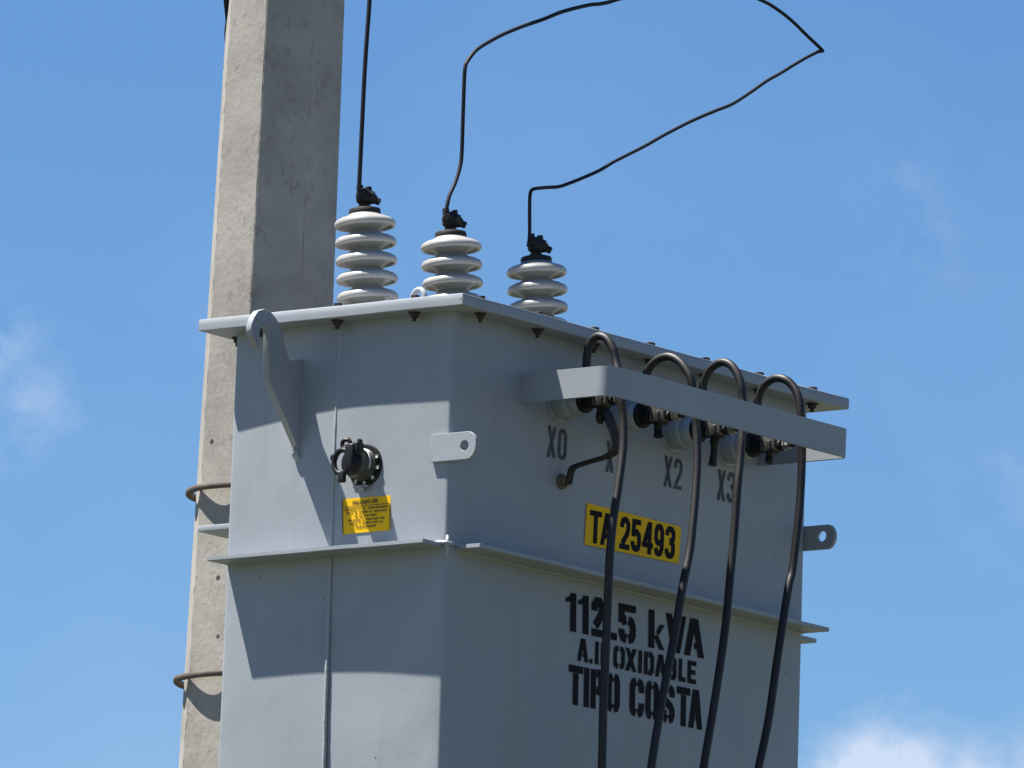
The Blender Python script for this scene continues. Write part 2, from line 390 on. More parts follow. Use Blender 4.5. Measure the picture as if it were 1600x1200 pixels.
# stiffening flanges round the tank
def flange(a, b):
    bm = bmesh.new(); a = Vector(a); b = Vector(b); ln = b - a
    ax = 0 if ln.x > ln.y else 1
    nseg = 30; rows = []
    for i in range(nseg + 1):
        t = i / nseg; row = []
        if ax == 0: pr = [(a.y, a.z), (b.y, a.z), (b.y, b.z), (a.y, b.z)]
        else: pr = [(a.x, a.z), (a.x, b.z), (b.x, b.z), (b.x, a.z)]
        for u, z in pr:
            p = Vector((a.x + ln.x * t, u, z)) if ax == 0 else Vector((u, a.y + ln.y * t, z))
            p.z += .0013 * noise.noise(Vector((p.x * 5, p.y * 5, 9)))
            row.append(bm.verts.new(p))
        rows.append(row)
    for i in range(nseg):
        for k in range(4): bm.faces.new((rows[i][k], rows[i][(k + 1) % 4], rows[i + 1][(k + 1) % 4], rows[i + 1][k]))
    bm.faces.new(rows[0]); bm.faces.new(rows[-1][::-1])
    bmesh.ops.recalc_face_normals(bm, faces=bm.faces)
    es = [e for e in bm.edges if len(e.link_faces) == 2 and e.calc_face_angle(0) > .9]
    bmesh.ops.bevel(bm, geom=es, offset=.0012, segments=2, affect='EDGES')
    return part('flange', bm, PAINT, T, 50)
flange((.027, -OB, 0), (W + .0066, .004, .0095))
flange((-OB, .012, 0), (.004, D - .004, .0095))
flange((W - .004, .012, -.012), (W + OB, D - .004, -.0025))
flange((.20, D - .004, 0), (W - .20, D + OB, .0095))

# welds
bm = bmesh.new()
for z0, z1 in ((.012, .515), (-.82, -.003)):
    P = [];
    for i in range(41):
        z = z0 + (z1 - z0) * i / 40
        y = .3265 - .012 * (max(0, -z) / .47) + .0010 * noise.noise(Vector((0, 1, z * 20)))
        sh = math.sin(math.pi * min(z / H, 1)) if z >= 0 else math.sin(math.pi * min(-z / .85, 1))
        P.append((-.0042 * sh - .0012, y, z))
    add_tube(bm, P, .0046, 12, smooth=False, wob=.25)
part('weld_seam', bm, BEAD, T, 80)
bm = bmesh.new()
add_tube(bm, [(.006, .0055, .028), (0, 0, .016), (-.002, -.002, .004), (.001, .0, -.010), (.004, .004, -.022)], .0042, 12, wob=.5)
add_tube(bm, [(-.004, .03, .0105), (-.006, .012, .0105), (-.004, -.001, .0095), (.012, -.004, .0095), (.03, -.003, .0105)], .0048, 12, wob=.4)
part('corner_weld', bm, BEAD, T, 80)
bm = bmesh.new()
add_tube(bm, [(.01, -.002, .0115), (.3, -.0045, .0115), (.65, -.005, .0115), (1, -.0045, .0115), (1.29, -.002, .0115)], .003, 10, wob=.5)
add_tube(bm, [(-.002, .02, .0115), (-.0045, .3, .0115), (-.002, .61, .0115)], .003, 10, wob=.5)
part('flange_weld', bm, BEAD, T, 80)
bm = bmesh.new()
add_tube(bm, [(.03, -.001, -.001), (.3, -.0025, -.001), (.65, -.003, -.001), (1, -.0025, -.001), (1.295, -.001, -.001)], .0032, 10, wob=.6)
part('flange_weld', bm, BEAD, T, 80)


# pulling ears
def ear_outline(y0, y1, z0, z1):
    r = (z1 - z0) / 2 * .92; cz = (z0 + z1) / 2; pts = [(y0, z0)]
    r2 = (z1 - z0) / 2; n = 12
    cy = y1 + r2 * .8
    for k in range(n + 1):
        a = -math.pi / 2 - math.pi * k / n
        pts.append((cy + r2 * .8 * math.cos(a), cz + r2 * math.sin(a)))
    pts.append((y0, z1)); return pts
e = plate('pulling_ear', ear_outline(.047, -.078, .189, .2505), [circle(-.046, .2195, .0115)], .009, lambda u, v, w_: (-.0088 + w_, u, v), PAINT, T)
e['label'] = 'sunlit ear with round hole at the near corner'
e = plate('pulling_ear', ear_outline(.06, -.083, .190, .2465), [circle(-.045, .2205, .0125)], .009, lambda u, v, w_: (W + .0005 + w_, u, v), PAINT, T)
e['label'] = 'shaded ear with round hole at the far corner'

# lifting hook
hk = [(-.0, .4475), (-.0577, .4385), (-.0726, .4602), (-.0905, .4959), (-.1075, .5207), (-.1289, .5335), (-.1513, .5367), (-.1726, .5290), (-.1867, .5120), (-.194, .4917), (-.193, .4756), (-.1665, .4457), (-.1620, .4521), (-.165, .4846), (-.1593, .4957), (-.1486, .5004), (-.1372, .4951), (-.134, .4828), (-.1266, .3837), (-.0096, .2409), (.0, .2420)]
plate('lifting_hook', hk, [], .016, lambda u, v, w_: (u + .002, .434 + w_, v), PAINT, T, .0012)
bm = bmesh.new()
add_box(bm, (-.006, .422, .238), (.002, .446, .450), .002)
part('hook_pad', bm, PAINT, T, 50)
bm = bmesh.new(); add_tube(bm, [(-.012, .436, .246), (-.008, .434, .232), (-.001, .432, .224)], .008, 10, wob=.5); part('hook_weld', bm, BEAD, T, 80)
plate('lifting_hook', [(W + abs(a - 0), b) for a, b in hk], [], .016, lambda u, v, w_: (u - .002, .434 + w_, v), PAINT, T, .0012)

# lifting eye on the lid
bm = bmesh.new(); add_torus(bm, (.02, .129, .566), (1, -.15, 0), .019, .0065, 32, 10)
part('lid_eye', bm, BEAD, T, 60)

# lid bolts: head above, nut and shank below, along all four edges
def bolt(x, y):
    bm = bmesh.new(); r0 = random.random() * 6
    zt = H + LT
    add_lathe(bm, (x, y, zt - .001), (0, 0, 1), [(0, .015), (.003, .015), (.0031, .0105), (.0115, .0105), (.0125, .009)], 6, rot=r0)
    bm.free(); bm = bmesh.new(); t_ = LT
    add_lathe(bm, (x, y, zt + .0115), (0, 0, -1), [(0, .009), (.001, .0105), (.0085, .0105), (.0086, .015), (.0110, .015), (.0112, .006), (t_ + .0108, .006), (t_ + .0112, .0150), (t_ + .0140, .0150), (t_ + .0142, .0100), (t_ + .0225, .0098), (t_ + .0227, .0052), (t_ + .031, .0052), (t_ + .0315, .004)], 6, rot=r0)
    part('lid_bolt', bm, BOLTM, T, 30)
for i in range(7):
    bolt(.0405 + .2032 * i, -.031); bolt(.0405 + .2032 * i, D + .031)
for i in range(3):
    bolt(-.031, .097 + .2185 * i); bolt(W + .031, .097 + .2185 * i)

# high-voltage bushings
lean = Vector((-.055, .06, 1)).normalized()
tops = [(.306, .823), (.616, .8253), (.9314, .8229)]
def shed_mesh():
    bm = bmesh.new()
    add_lathe(bm, (0, 0, 0), (0, 0, 1), [(-.0215, .030), (-.0165, .037), (-.0115, .046), (-.0075, .0565), (-.0080, .0585), (-.0115, .0605), (-.0135, .0640), (-.0125, .0672), (-.0085, .0695), (-.0030, .0692), (.0025, .0655), (.0068, .0570), (.0100, .0470), (.0125, .0400), (.0205, .0312)], 56, cap=False)
    for v in bm.verts: v.co.z *= 1.04
    me = from_bm(bm, 'shed'); me.materials.append(PORC)
    for p in me.polygons: p.use_smooth = True
    return me
SH = shed_mesh()
q_lean = Vector((0, 0, 1)).rotation_difference(lean)
Rh = Vector((.62, -.784, 0))
for xt, zt in tops:
    base = Vector((xt, .529, zt)) - lean * ((zt - (H + LT)) / lean.z)
    bm = bmesh.new(); Lt = (Vector((xt, .529, zt)) - base).length
    add_lathe(bm, base, lean, [(-.004, .055), (.006, .055), (.008, .050), (.014, .046), (.016, .033), (Lt + .018, .031)], 40)
    b = part('high_voltage_bushing', bm, PORC, T, 50)
    for k in range(7):
        dd = Lt - .042 * k
        if dd < .012: break
        s = bpy.data.objects.new('shed', SH); COL.objects.link(s); s.parent = b
        s.matrix_world = Matrix.Translation(base + lean * dd) @ q_lean.to_matrix().to_4x4() @ Matrix.Rotation(random.random() * 6, 4, 'Z')
    tp = base + lean * (Lt + .0125)
    bm = bmesh.new()
    add_lathe(bm, tp, lean, [(0, .0345), (.002, .0360), (.013, .0360), (.0165, .034), (.0185, .028), (.0195, .015)], 36)
    part('terminal_cap', bm, DARKCAP, b)
    c0 = tp + lean * .0185
    bm = bmesh.new()
    add_lathe(bm, c0, lean, [(0, .015), (.006, .015), (.007, .012), (.012, .012)], 8)
    cc = c0 + lean * .027
    add_lathe(bm, cc - lean * .017, lean, [(0, .013), (.006, .0185), (.020, .0195), (.028, .0160), (.034, .0125)], 12)
    add_lathe(bm, cc + lean * .012 - Rh * .009, lean, [(0, .0085), (.013, .0085), (.014, .007)], 6)
    add_lathe(bm, cc + lean * .012 + Rh * .011, lean, [(0, .0075), (.010, .0075), (.011, .006)], 6)
    ax = (Rh * 1 + Vector((0, 0, -.42))).normalized()
    add_lathe(bm, cc + Rh * .008, ax, [(0, .0165), (.010, .0170), (.013, .0130), (.018, .0110), (.020, .0085), (.030, .0080), (.031, .0065)], 8)
    add_lathe(bm, cc - Rh * .006 + Vector((0, 0, .002)), Vector((-.784, -.62, .05)), [(0, .013), (.016, .012), (.021, .008)], 6)
    part('wire_clamp', bm, BLACKM, b, 35)

# low-voltage bushings
BZ = .380
for i, x in enumerate((.366, .574, .780, .985)):
    bm = bmesh.new()
    add_lathe(bm, (x, .003, BZ), (0, -1, 0), [(0, .0445), (.010, .0445), (.0115, .043), (.012, .0385), (.018, .0400), (.040, .0400), (.047, .0385), (.050, .0355), (.054, .0355), (.060, .035), (.070, .031), (.075, .026)], 40)
    b = part('low_voltage_bushing', bm, LVPORC, T, 35)
    bm = bmesh.new(); add_lathe(bm, (x, .001, BZ), (0, -1, 0), [(0, .048), (.003, .048), (.004, .046)], 36); part('gasket', bm, GREYINK, b)
    bm = bmesh.new(); add_lathe(bm, (x, -.072, BZ), (0, -1, 0), [(0, .029), (.008, .029), (.010, .026), (.0101, .020), (.020, .019)], 28); part('washer', bm, BLACKP, b)
    tz = BZ - .004 - .002 * (i % 2); r_ = random.random
    bm = bmesh.new()
    add_lathe(bm, (x, -.090, tz), (0, -1, 0), [(0, .016), (.012, .016), (.0121, .0095), (.060, .0095), (.0601, .0135), (.068, .0135), (.0681, .008), (.100, .008)], 12)
    part('terminal_stud', bm, BLACKM, b, 35)
    bm = bmesh.new()
    add_box(bm, (x - .017, -.148, tz - .012), (x + .015, -.106, tz + .022), .003)
    part('terminal_lug', bm, STEELD, b, 35)
    bm = bmesh.new(); add_box(bm, (x - .020, -.139 + .004 * r_(), tz - .017), (x + .017, -.124, tz + .010), .003); part('clamp_bar', bm, BLACKM, b, 35)
    bm = bmesh.new()
    add_lathe(bm, (x, -.166, tz), (0, -1, 0), [(0, .0150), (.003, .0150), (.0031, .0120), (.014, .0120), (.015, .008), (.023, .0078), (.024, .006)], 6, rot=r_() * 2)
    part('terminal_nut', bm, STEEL, b, 35)
    bm = bmesh.new()          # taped cable tail under the terminal
    tl = (.050, .044, .078, .038)[i]
    add_tube(bm, [(x + .002, -.118, tz + .004), (x + .004, -.119, tz - .012), (x + .004 + .004 * r_(), -.117, tz - tl * .65), (x + .003 + .006 * r_(), -.112 - .008 * r_(), tz - tl)], .0100, 10, wob=.5)
    part('tape_tail', bm, BLACKP, b, 50)

# cable guard rail: bent flat bar
bm = bmesh.new()
x0, x1, yb, rr, th, za, zb_ = .232, 1.103, -.247, .030, .006, .3555, .4225
path = [Vector((x0, .002, 0)), Vector((x0, yb + rr, 0))]
for k in range(1, 9):
    a = math.pi / 2 * k / 8; path.append(Vector((x0 + rr - rr * math.cos(a), yb + rr - rr * math.sin(a), 0)))
path += [Vector((x0 + (x1 - x0) * t, yb, 0)) for t in (.25, .5, .75)]
for k in range(0, 9):
    a = math.pi / 2 * k / 8; path.append(Vector((x1 - .012 + .012 * math.sin(a), yb + .012 - .012 * math.cos(a), 0)))
path.append(Vector((x1, .002, 0)))
rows = []
for i, p in enumerate(path):
    t = (path[min(i + 1, len(path) - 1)] - path[max(i - 1, 0)]).normalized(); nn = Vector((t.y, -t.x, 0))
    rows.append([bm.verts.new(Vector((q.x, q.y, z))) for q, z in ((p, za), (p, zb_), (p - nn * th * -1, zb_), (p - nn * th * -1, za))])
for i in range(len(rows) - 1):
    for k in range(4): bm.faces.new((rows[i][k], rows[i][(k + 1) % 4], rows[i + 1][(k + 1) % 4], rows[i + 1][k]))
bm.faces.new(rows[0]); bm.faces.new(rows[-1][::-1])
bmesh.ops.recalc_face_normals(bm, faces=bm.faces)
bmesh.ops.bevel(bm, geom=[e for e in bm.edges if len(e.link_faces) == 2 and e.calc_face_angle(0) > .9], offset=.001, segments=2, affect='EDGES')
part('cable_guard_rail', bm, PAINT, T, 50)

# rear mounting bracket to the pole
bm = bmesh.new()
add_box(bm, (.06, D - .004, .094), (W - .06, .768, .107), .0015)
part('mounting_shelf', bm, PAINT, T, 50)
bm = bmesh.new(); add_box(bm, (.06, D - .004, -.60), (W - .06, .768, -.587), .0015)
part('mounting_shelf', bm, PAINT, T, 50)
bm = bmesh.new()
add_box(bm, (.46, .768, -.60), (.50, .93, .107), .002)
part('mounting_arm', bm, PAINT, T, 50)
bm = bmesh.new(); add_box(bm, (.72, .768, -.60), (.76, .93, .107), .002)
part('mounting_arm', bm, PAINT, T, 50)

# tap changer handle on the left side
ky, kz = .236, .196
K = None
bm = bmesh.new(); add_lathe(bm, (.002, ky, kz), (-1, 0, 0), [(0, .0475), (.010, .0475), (.013, .0455), (.0131, .030)], 40); K = part('tap_changer', bm, BLACKP, T)
bm = bmesh.new(); add_lathe(bm, (-.010, ky, kz), (-1, 0, 0), [(0, .036), (.008, .036), (.010, .033), (.016, .033), (.018, .0355), (.026, .0355), (.028, .032), (.044, .030)], 36); part('body', bm, CLEARG, K)
for k in range(10):
    a = 2 * math.pi * (k + .3) / 10
    if k in (3,): continue
    bm = bmesh.new(); c = Vector((-.010, ky + .0405 * math.cos(a), kz + .0405 * math.sin(a)))
    add_box(bm, c - Vector((.003, .0030, .0036)), c + Vector((.0045, .0030, .0036)) - Vector((.009, 0, 0)), .0006)
    part('flange_screw', bm, WHITEP, K)
bm = bmesh.new()
x_, y_, d_ = Vector((0, 1, 0)), Vector((0, 0, 1)), Vector((-1, 0, 0))
add_torus(bm, (-.034, ky - .002, kz + .002), (1, 0, 0), .0325, .0022, 36, 8)
part('pale_ring', bm, WHITEP, K, 60)
bm = bmesh.new(); c = Vector((-.040, ky, kz))
add_lathe(bm, c, (-1, 0, 0), [(0, .0285), (.010, .0290), (.016, .027), (.022, .021), (.028, .017)], 20)
add_box(bm, (-.072, ky - .016, kz - .022), (-.040, ky + .010, kz + .040), .006)
add_box(bm, (-.066, ky - .024, kz + .012), (-.040, ky - .010, kz + .044), .005)
add_torus(bm, (-.066, ky + .018, kz + .000), (1, 0, 0), .0225, .0062, 32, 10, 1, 1.18)
add_torus(bm, (-.064, ky + .010, kz + .040), (1, .3, 0), .0095, .0052, 22, 8)
add_lathe(bm, (-.050, ky - .014, kz + .040), (.1, -.35, 1), [(0, .007), (.010, .006), (.012, .003)], 8)
add_box(bm, (-.072, ky + .008, kz - .046), (-.060, ky + .024, kz - .024), .002)
add_torus(bm, (-.066, ky + .041, kz + .010), (1, 0, 0), .0065, .0038, 18, 8)
part('handle', bm, BLACKP, K, 45)
bm = bmesh.new(); add_box(bm, (-.020, ky - .020, kz - .050), (-.013, ky + .022, kz - .0455), .001); add_box(bm, (-.021, ky - .010, kz - .058), (-.014, ky + .004, kz - .050), .001); part('index_tab', bm, STEEL, K)

# grounding stud
bm = bmesh.new()
add_lathe(bm, (.383, .002, .205), (0, -1, 0), [(0, .017), (.012, .017), (.013, .0155), (.0131, .0125), (.023, .0125), (.024, .0115), (.028, .011), (.0295, .008)], 18)
part('grounding_stud', bm, STUDM, T, 35)

# ------------------------------------------------------------------ lettering
def HALF(l, stencil):
    return l
G = {
 '1': [('h', (1, 0), (1, 1)), ('p', [(0, .74), (.0, .84), (.35, .90), (.55, 1), (.75, 1), (.75, .80), (.45, .76)])],
 '2': [('b', [(0, .70), (0, .84), (.15, .95), (.5, 1), (.85, .95), (1, .84), (1, .68), (.85, .48), (.35, .22), (.12, .10)]), ('w', 0, 1, 0)],
 '3': [('b', [(0, .74), (0, .86), (.2, .97), (.5, 1), (.8, .97), (1, .86), (1, .66), (.8, .56), (.4, .53)]), ('b', [(.4, .53), (.8, .50), (1, .40), (1, .14), (.8, .03), (.5, 0), (.2, .03), (0, .14), (0, .26)])],
 '4': [('h', (.78, 0), (.78, 1)), ('w', 0, 1, .24), ('h', (0, .26), (.74, 1))],
 '5': [('w', .08, .95, 1), ('h', (.06, .46), (.12, 1)), ('b', [(0, .50), (.3, .62), (.65, .62), (.95, .5), (1, .34), (1, .2), (.88, .06), (.5, 0), (.15, .05), (0, .18), (0, .27)])],
 '9': [('b', [(.55, .38), (.2, .42), (0, .55), (0, .82), (.2, .97), (.5, 1), (.8, .97), (1, .82), (1, .25), (.85, .06), (.5, 0), (.15, .05), (0, .2)]), ('b', [(.45, .38), (.8, .42), (1, .55)])],
 '0': [('b', [(.5, 1), (.15, .95), (0, .82), (0, .18), (.15, .05), (.5, 0), (.85, .05), (1, .18), (1, .82), (.85, .95), (.5, 1), (.3, .98)])],
 'X': [('h', (0, 0), (1, 1)), ('h', (0, 1), (1, 0))],
 'T': [('w', 0, 1, 1), ('h', (.5, 0), (.5, .97))],
 'A': [('h', (0, 0), (.5, 1)), ('h', (1, 0), (.5, 1)), ('w', .25, .75, .26)],
 '-': [('w', 0, 1, .45)],
 '.': [('p', [(0, 0), (1, 0), (1, .19), (0, .19)])],
 'I': [('h', (.5, 0), (.5, 1))],
 'N': [('h', (0, 0), (0, 1)), ('h', (1, 0), (1, 1)), ('h', (1, 0), (0, 1))],
 'V': [('h', (.5, 0), (0, 1)), ('h', (.5, 0), (1, 1))],
 'L': [('h', (0, 0), (0, 1)), ('w', .3, 1, 0)],
 'E': [('h', (0, 0), (0, 1)), ('w', .3, 1, 0), ('w', .3, .92, .5), ('w', .3, 1, 1)],
 'P': [('h', (0, 0), (0, 1)), ('b', [(.1, 1), (.75, 1), (1, .88), (1, .58), (.75, .46), (.1, .46)])],
 'R': [('h', (0, 0), (0, 1)), ('b', [(.1, 1), (.75, 1), (1, .88), (1, .62), (.75, .5), (.1, .5)]), ('h', (1, 0), (.6, .5))],
 'D': [('h', (0, 0), (0, 1)), ('b', [(.1, 1), (.7, 1), (1, .84), (1, .16), (.7, 0), (.1, 0)])],
 'B': [('h', (0, 0), (0, 1)), ('b', [(.1, 1), (.8, 1), (1, .9), (1, .62), (.8, .52), (.1, .52)]), ('b', [(.1, .52), (.8, .52), (1, .42), (1, .1), (.8, 0), (.1, 0)])],
 'O': [('b', [(.5, 1), (.15, .95), (0, .82), (0, .18), (.15, .05), (.5, 0), (.85, .05), (1, .18), (1, .82), (.85, .95), (.5, 1), (.3, .98)])],
 'C': [('b', [(1, .7), (1, .84), (.85, .96), (.5, 1), (.15, .96), (0, .84), (0, .16), (.15, .04), (.5, 0), (.85, .04), (1, .16), (1, .3)])],
 'G': [('b', [(1, .7), (1, .84), (.85, .96), (.5, 1), (.15, .96), (0, .84), (0, .16), (.15, .04), (.5, 0), (.85, .04), (1, .16), (1, .45), (.6, .45)])],
 'S': [('b', [(1, .72), (1, .86), (.8, .98), (.5, 1), (.15, .96), (0, .84), (0, .68), (.15, .58), (.85, .42), (1, .3), (1, .15), (.85, .03), (.5, 0), (.15, .03), (0, .16), (0, .28)])],
 'U': [('b', [(0, 1), (0, .16), (.15, .04), (.5, 0), (.85, .04), (1, .16), (1, 1)])],
 'Z': [('w', 0, 1, 0), ('w', 0, 1, 1), ('h', (0, .05), (1, .95))],
}
ST = dict(G)
ST.update({
 '2': [('b', [(0, .70), (0, .86), (.3, 1), (.72, 1), (1, .86), (1, .72), (.88, .58), (.45, .38), (.12, .22)]), ('w', 0, 1, 0)],
 '5': [('w', 0, 1, 1), ('h', (0, .50), (0, .95)), ('b', [(0, .55), (.2, .60), (.42, .62)]), ('b', [(.62, .62), (.88, .56), (1, .42), (1, .18), (.88, .05), (.62, 0)]), ('b', [(.42, 0), (.12, .05), (0, .18), (0, .30)])],
 'k': [('h', (0, 0), (0, 1)), ('p', [(.46, .43), (.72, .66), (1, .66), (.62, .36)]), ('p', [(.42, .36), (.58, .36), (1, 0), (.68, 0), (.40, .26)])],
 'A': [('h', (0, 0), (.44, 1)), ('h', (1, 0), (.56, 1)), ('p', [(.50, .20), (.78, .20), (.74, .36), (.50, .36)])],
 'O': [('b', [(.38, 1), (.12, .95), (0, .83), (0, .17), (.12, .05), (.38, 0)]), ('b', [(.62, 1), (.88, .95), (1, .83), (1, .17), (.88, .05), (.62, 0)])],
 'C': [('b', [(.38, 1), (.12, .95), (0, .83), (0, .17), (.12, .05), (.38, 0)]), ('b', [(.62, 1), (.88, .95), (1, .83), (1, .66)]), ('b', [(.62, 0), (.88, .05), (1, .17), (1, .34)])],
 'S': [('b', [(.62, 1), (.88, .95), (1, .85), (1, .72)]), ('b', [(.38, 1), (.12, .95), (0, .84), (0, .70), (.2, .58), (.8, .42), (1, .30), (1, .16), (.88, .05), (.62, 0)]), ('b', [(.38, 0), (.12, .05), (0, .16), (0, .30)])],
 'T': [('w', 0, 1, 1), ('h', (.5, 0), (.5, .80))],
 'I': [('h', (.5, 0), (.5, 1))],
 'D': [('h', (0, 0), (0, 1)), ('b', [(.42, 1), (.75, 1), (1, .85), (1, .15), (.75, 0), (.42, 0)])],
 'P': [('h', (0, 0), (0, 1)), ('b', [(.42, 1), (.78, 1), (1, .88), (1, .58), (.78, .46), (.42, .46)])],
 'B': [('h', (0, 0), (0, 1)), ('b', [(.42, 1), (.8, 1), (1, .9), (1, .64), (.8, .56), (.42, .56)]), ('b', [(.42, .50), (.8, .50), (1, .40), (1, .1), (.8, 0), (.42, 0)])],
 'L': [('h', (0, 0), (0, 1)), ('w', .45, 1, 0)],
 'E': [('h', (0, 0), (0, 1)), ('w', .30, 1, 0), ('w', .30, .92, .5), ('w', .30, 1, 1)],
 'V': [('h', (.42, 0), (0, 1)), ('h', (.58, 0), (1, 1))],
})
def glyph(bm, ch, x0, w_, z0, h, t, font, frame, t2=None):
    """flat filled glyph; frame(x, z) -> world"""
    t2 = t2 or t; k = 0
    for st in font[ch]:
        k += 1; off = .00008 * k
        def face(pts):
            vs = [bm.verts.new(frame(a, b, off)) for a, b in pts]
            try: bm.faces.new(vs)
            except ValueError: pass
        if st[0] == 'p':
            face([(x0 + u * w_, z0 + v * h) for u, v in st[1]])
        elif st[0] == 'h':
            (ua, va), (ub, vb) = st[1:]
            xa = x0 + t / 2 + ua * (w_ - t); xb = x0 + t / 2 + ub * (w_ - t); za = z0 + va * h; zb = z0 + vb * h
            hw = t / 2 * min(1.25, math.hypot(xb - xa, zb - za) / abs(zb - za))
            face([(xa - hw, za), (xa + hw, za), (xb + hw, zb), (xb - hw, zb)])
        elif st[0] == 'w':
            ua, ub, v = st[1:]; zc = z0 + t2 / 2 + v * (h - t2)
            face([(x0 + ua * w_, zc - t2 / 2), (x0 + ub * w_, zc - t2 / 2), (x0 + ub * w_, zc + t2 / 2), (x0 + ua * w_, zc + t2 / 2)])
        else:
            P = [Vector((x0 + t / 2 + u * (w_ - t), z0 + t2 / 2 + v * (h - t2))) for u, v in st[1]]
            Lp, Rp = [], []
            for i, p in enumerate(P):
                if i == 0: n_ = (P[1] - P[0]).normalized(); n_ = Vector((-n_.y, n_.x)); s = 1
                elif i == len(P) - 1: n_ = (P[-1] - P[-2]).normalized(); n_ = Vector((-n_.y, n_.x)); s = 1
                else:
                    a = (P[i] - P[i - 1]).normalized(); b = (P[i + 1] - P[i]).normalized()
                    n_ = Vector((-(a + b).y, (a + b).x)).normalized(); s = 1 / max(.5, n_.dot(Vector((-a.y, a.x))))
                Lp.append(p + n_ * t / 2 * s); Rp.append(p - n_ * t / 2 * s)
            LV = [bm.verts.new(frame(q.x, q.y, off)) for q in Lp]; RV = [bm.verts.new(frame(q.x, q.y, off)) for q in Rp]
            for i in range(len(P) - 1): bm.faces.new((LV[i], LV[i + 1], RV[i + 1], RV[i]))
def bulge_front(x, z):
    sh = math.sin(math.pi * min(z / H, 1)) if z >= 0 else math.sin(math.pi * min(-z / .85, 1))
    return .00585 * math.sin(math.pi * min(max(x / W, 0), 1)) * sh + .0016
def bulge_left(y, z):
    sh = math.sin(math.pi * min(z / H, 1)) if z >= 0 else math.sin(math.pi * min(-z / .85, 1))
    return .0045 * math.sin(math.pi * min(max(y / D, 0), 1)) * sh + .0016

def line(chars, spans, zl, zr, h, t, font, m, parent, slant=0, extra=.0, t2=None, name='lettering'):
    xl = spans[0][0]; xr = spans[-1][1]; bm = bmesh.new()
    def fr(x, z, off):
        zz = z + zl + (zr - zl) * (x - xl) / (xr - xl)
        xx = x + slant * z
        return Vector((xx, -bulge_front(xx, zz) - off - extra, zz))
    for ch, (a, b) in zip(chars, spans):
        glyph(bm, ch, a, b - a, 0, h, min(t, (b - a)), font, fr, t2)
    me = bpy.data.meshes.new(name); bmesh.ops.subdivide_edges(bm, edges=bm.edges, cuts=0)
    bm.to_mesh(me); bm.free()
    return link(name, me, m, parent)
line('112.5kVA', [(.4229, .4609), (.4674, .5055), (.5159, .5642), (.5866, .6081), (.6141, .6767), (.7235, .7826), (.7877, .8613), (.8552, .9291)], -.1215, -.1125, .086, .0215, ST, BLACKINK, T, -.03, t2=.0165)
line('A.INOXIDABLE', [(.4683, .5069), (.5113, .5227), (.5317, .5441), (.5521, .5825), (.5979, .6389), (.6414, .6815), (.689, .7016), (.7101, .7459), (.751, .7903), (.7949, .8289), (.837, .8635), (.8701, .9017)], -.183, -.175, .0515, .0125, ST, BLACKINK, T, -.01, t2=.0105)
line('TIPOCOSTA', [(.4406, .4915), (.4935, .5162), (.5197, .5669), (.5769, .6257), (.6618, .7135), (.7195, .7689), (.7775, .8266), (.8342, .884), (.8784, .9304)], -.2830, -.2745, .088, .0190, ST, BLACKINK, T, -.02, t2=.0165)
for chars, a, b, zz in (('X0', .328, .396, .2525), ('X1', .539, .601, .2525), ('X2', .7505, .817, .2530), ('X3', .951, 1.018, .2535)):
    w_ = (b - a) * .44
    line(chars, [(a, a + w_), (b - w_, b)], zz, zz + .001, .070, .0085, G, GREYINK, T, 0, t2=.0085)

# asset number plate
bm = bmesh.new()
cs = [(.476, .172), (.821, .171), (.819, .087), (.476, .0785)]
def pl_fr(u, v):
    a = Vector(cs[3]).lerp(Vector(cs[2]), u); b = Vector(cs[0]).lerp(Vector(cs[1]), u); return a.lerp(b, v)
gx = [[bm.verts.new((pl_fr(i / 12, j / 4).x, -bulge_front(*pl_fr(i / 12, j / 4)) - .0010, pl_fr(i / 12, j / 4).y)) for j in range(5)] for i in range(13)]
gb = [[bm.verts.new(v.co + Vector((0, .0012, 0))) for v in r] for r in gx]
for i in range(12):
    for j in range(4):
        bm.faces.new((gx[i][j], gx[i + 1][j], gx[i + 1][j + 1], gx[i][j + 1])); bm.faces.new((gb[i][j], gb[i][j + 1], gb[i + 1][j + 1], gb[i + 1][j]))
for i in range(12):
    bm.faces.new((gx[i][0], gb[i][0], gb[i + 1][0], gx[i + 1][0])); bm.faces.new((gx[i][4], gx[i + 1][4], gb[i + 1][4], gb[i][4]))
for j in range(4):
    bm.faces.new((gx[0][j], gx[0][j + 1], gb[0][j + 1], gb[0][j])); bm.faces.new((gx[12][j], gb[12][j], gb[12][j + 1], gx[12][j + 1]))
pl = part('number_plate', bm, YELLOW, T, 30)
line('TA25493', [(.4898, .5338), (.530, .5735), (.5994, .6367), (.6401, .6775), (.6808, .7217), (.7244, .7612), (.7647, .8024)], .0855, .0935, .073, .0145, G, BLACKINK, pl, -.03, extra=.0012, t2=.0125)

# caution sticker
bm = bmesh.new()
sc = [(.2992, .1254), (.1625, .1251), (.1598, .0482), (.2945, .0471)]
def st_fr(u, v):
    a = Vector(sc[3]).lerp(Vector(sc[2]), u); b = Vector(sc[0]).lerp(Vector(sc[1]), u); return a.lerp(b, v)
gx = [[bm.verts.new((-bulge_left(*st_fr(i / 6, j / 4)) - .0008, *st_fr(i / 6, j / 4))) for j in range(5)] for i in range(7)]
gb = [[bm.verts.new(v.co + Vector((.001, 0, 0))) for v in r] for r in gx]
for i in range(6):
    for j in range(4):
        bm.faces.new((gx[i][j], gx[i][j + 1], gx[i + 1][j + 1], gx[i + 1][j])); bm.faces.new((gb[i][j], gb[i + 1][j], gb[i + 1][j + 1], gb[i][j + 1]))
for i in range(6):
    bm.faces.new((gx[i][0], gx[i + 1][0], gb[i + 1][0], gb[i][0])); bm.faces.new((gx[i][4], gb[i][4], gb[i + 1][4], gx[i + 1][4]))
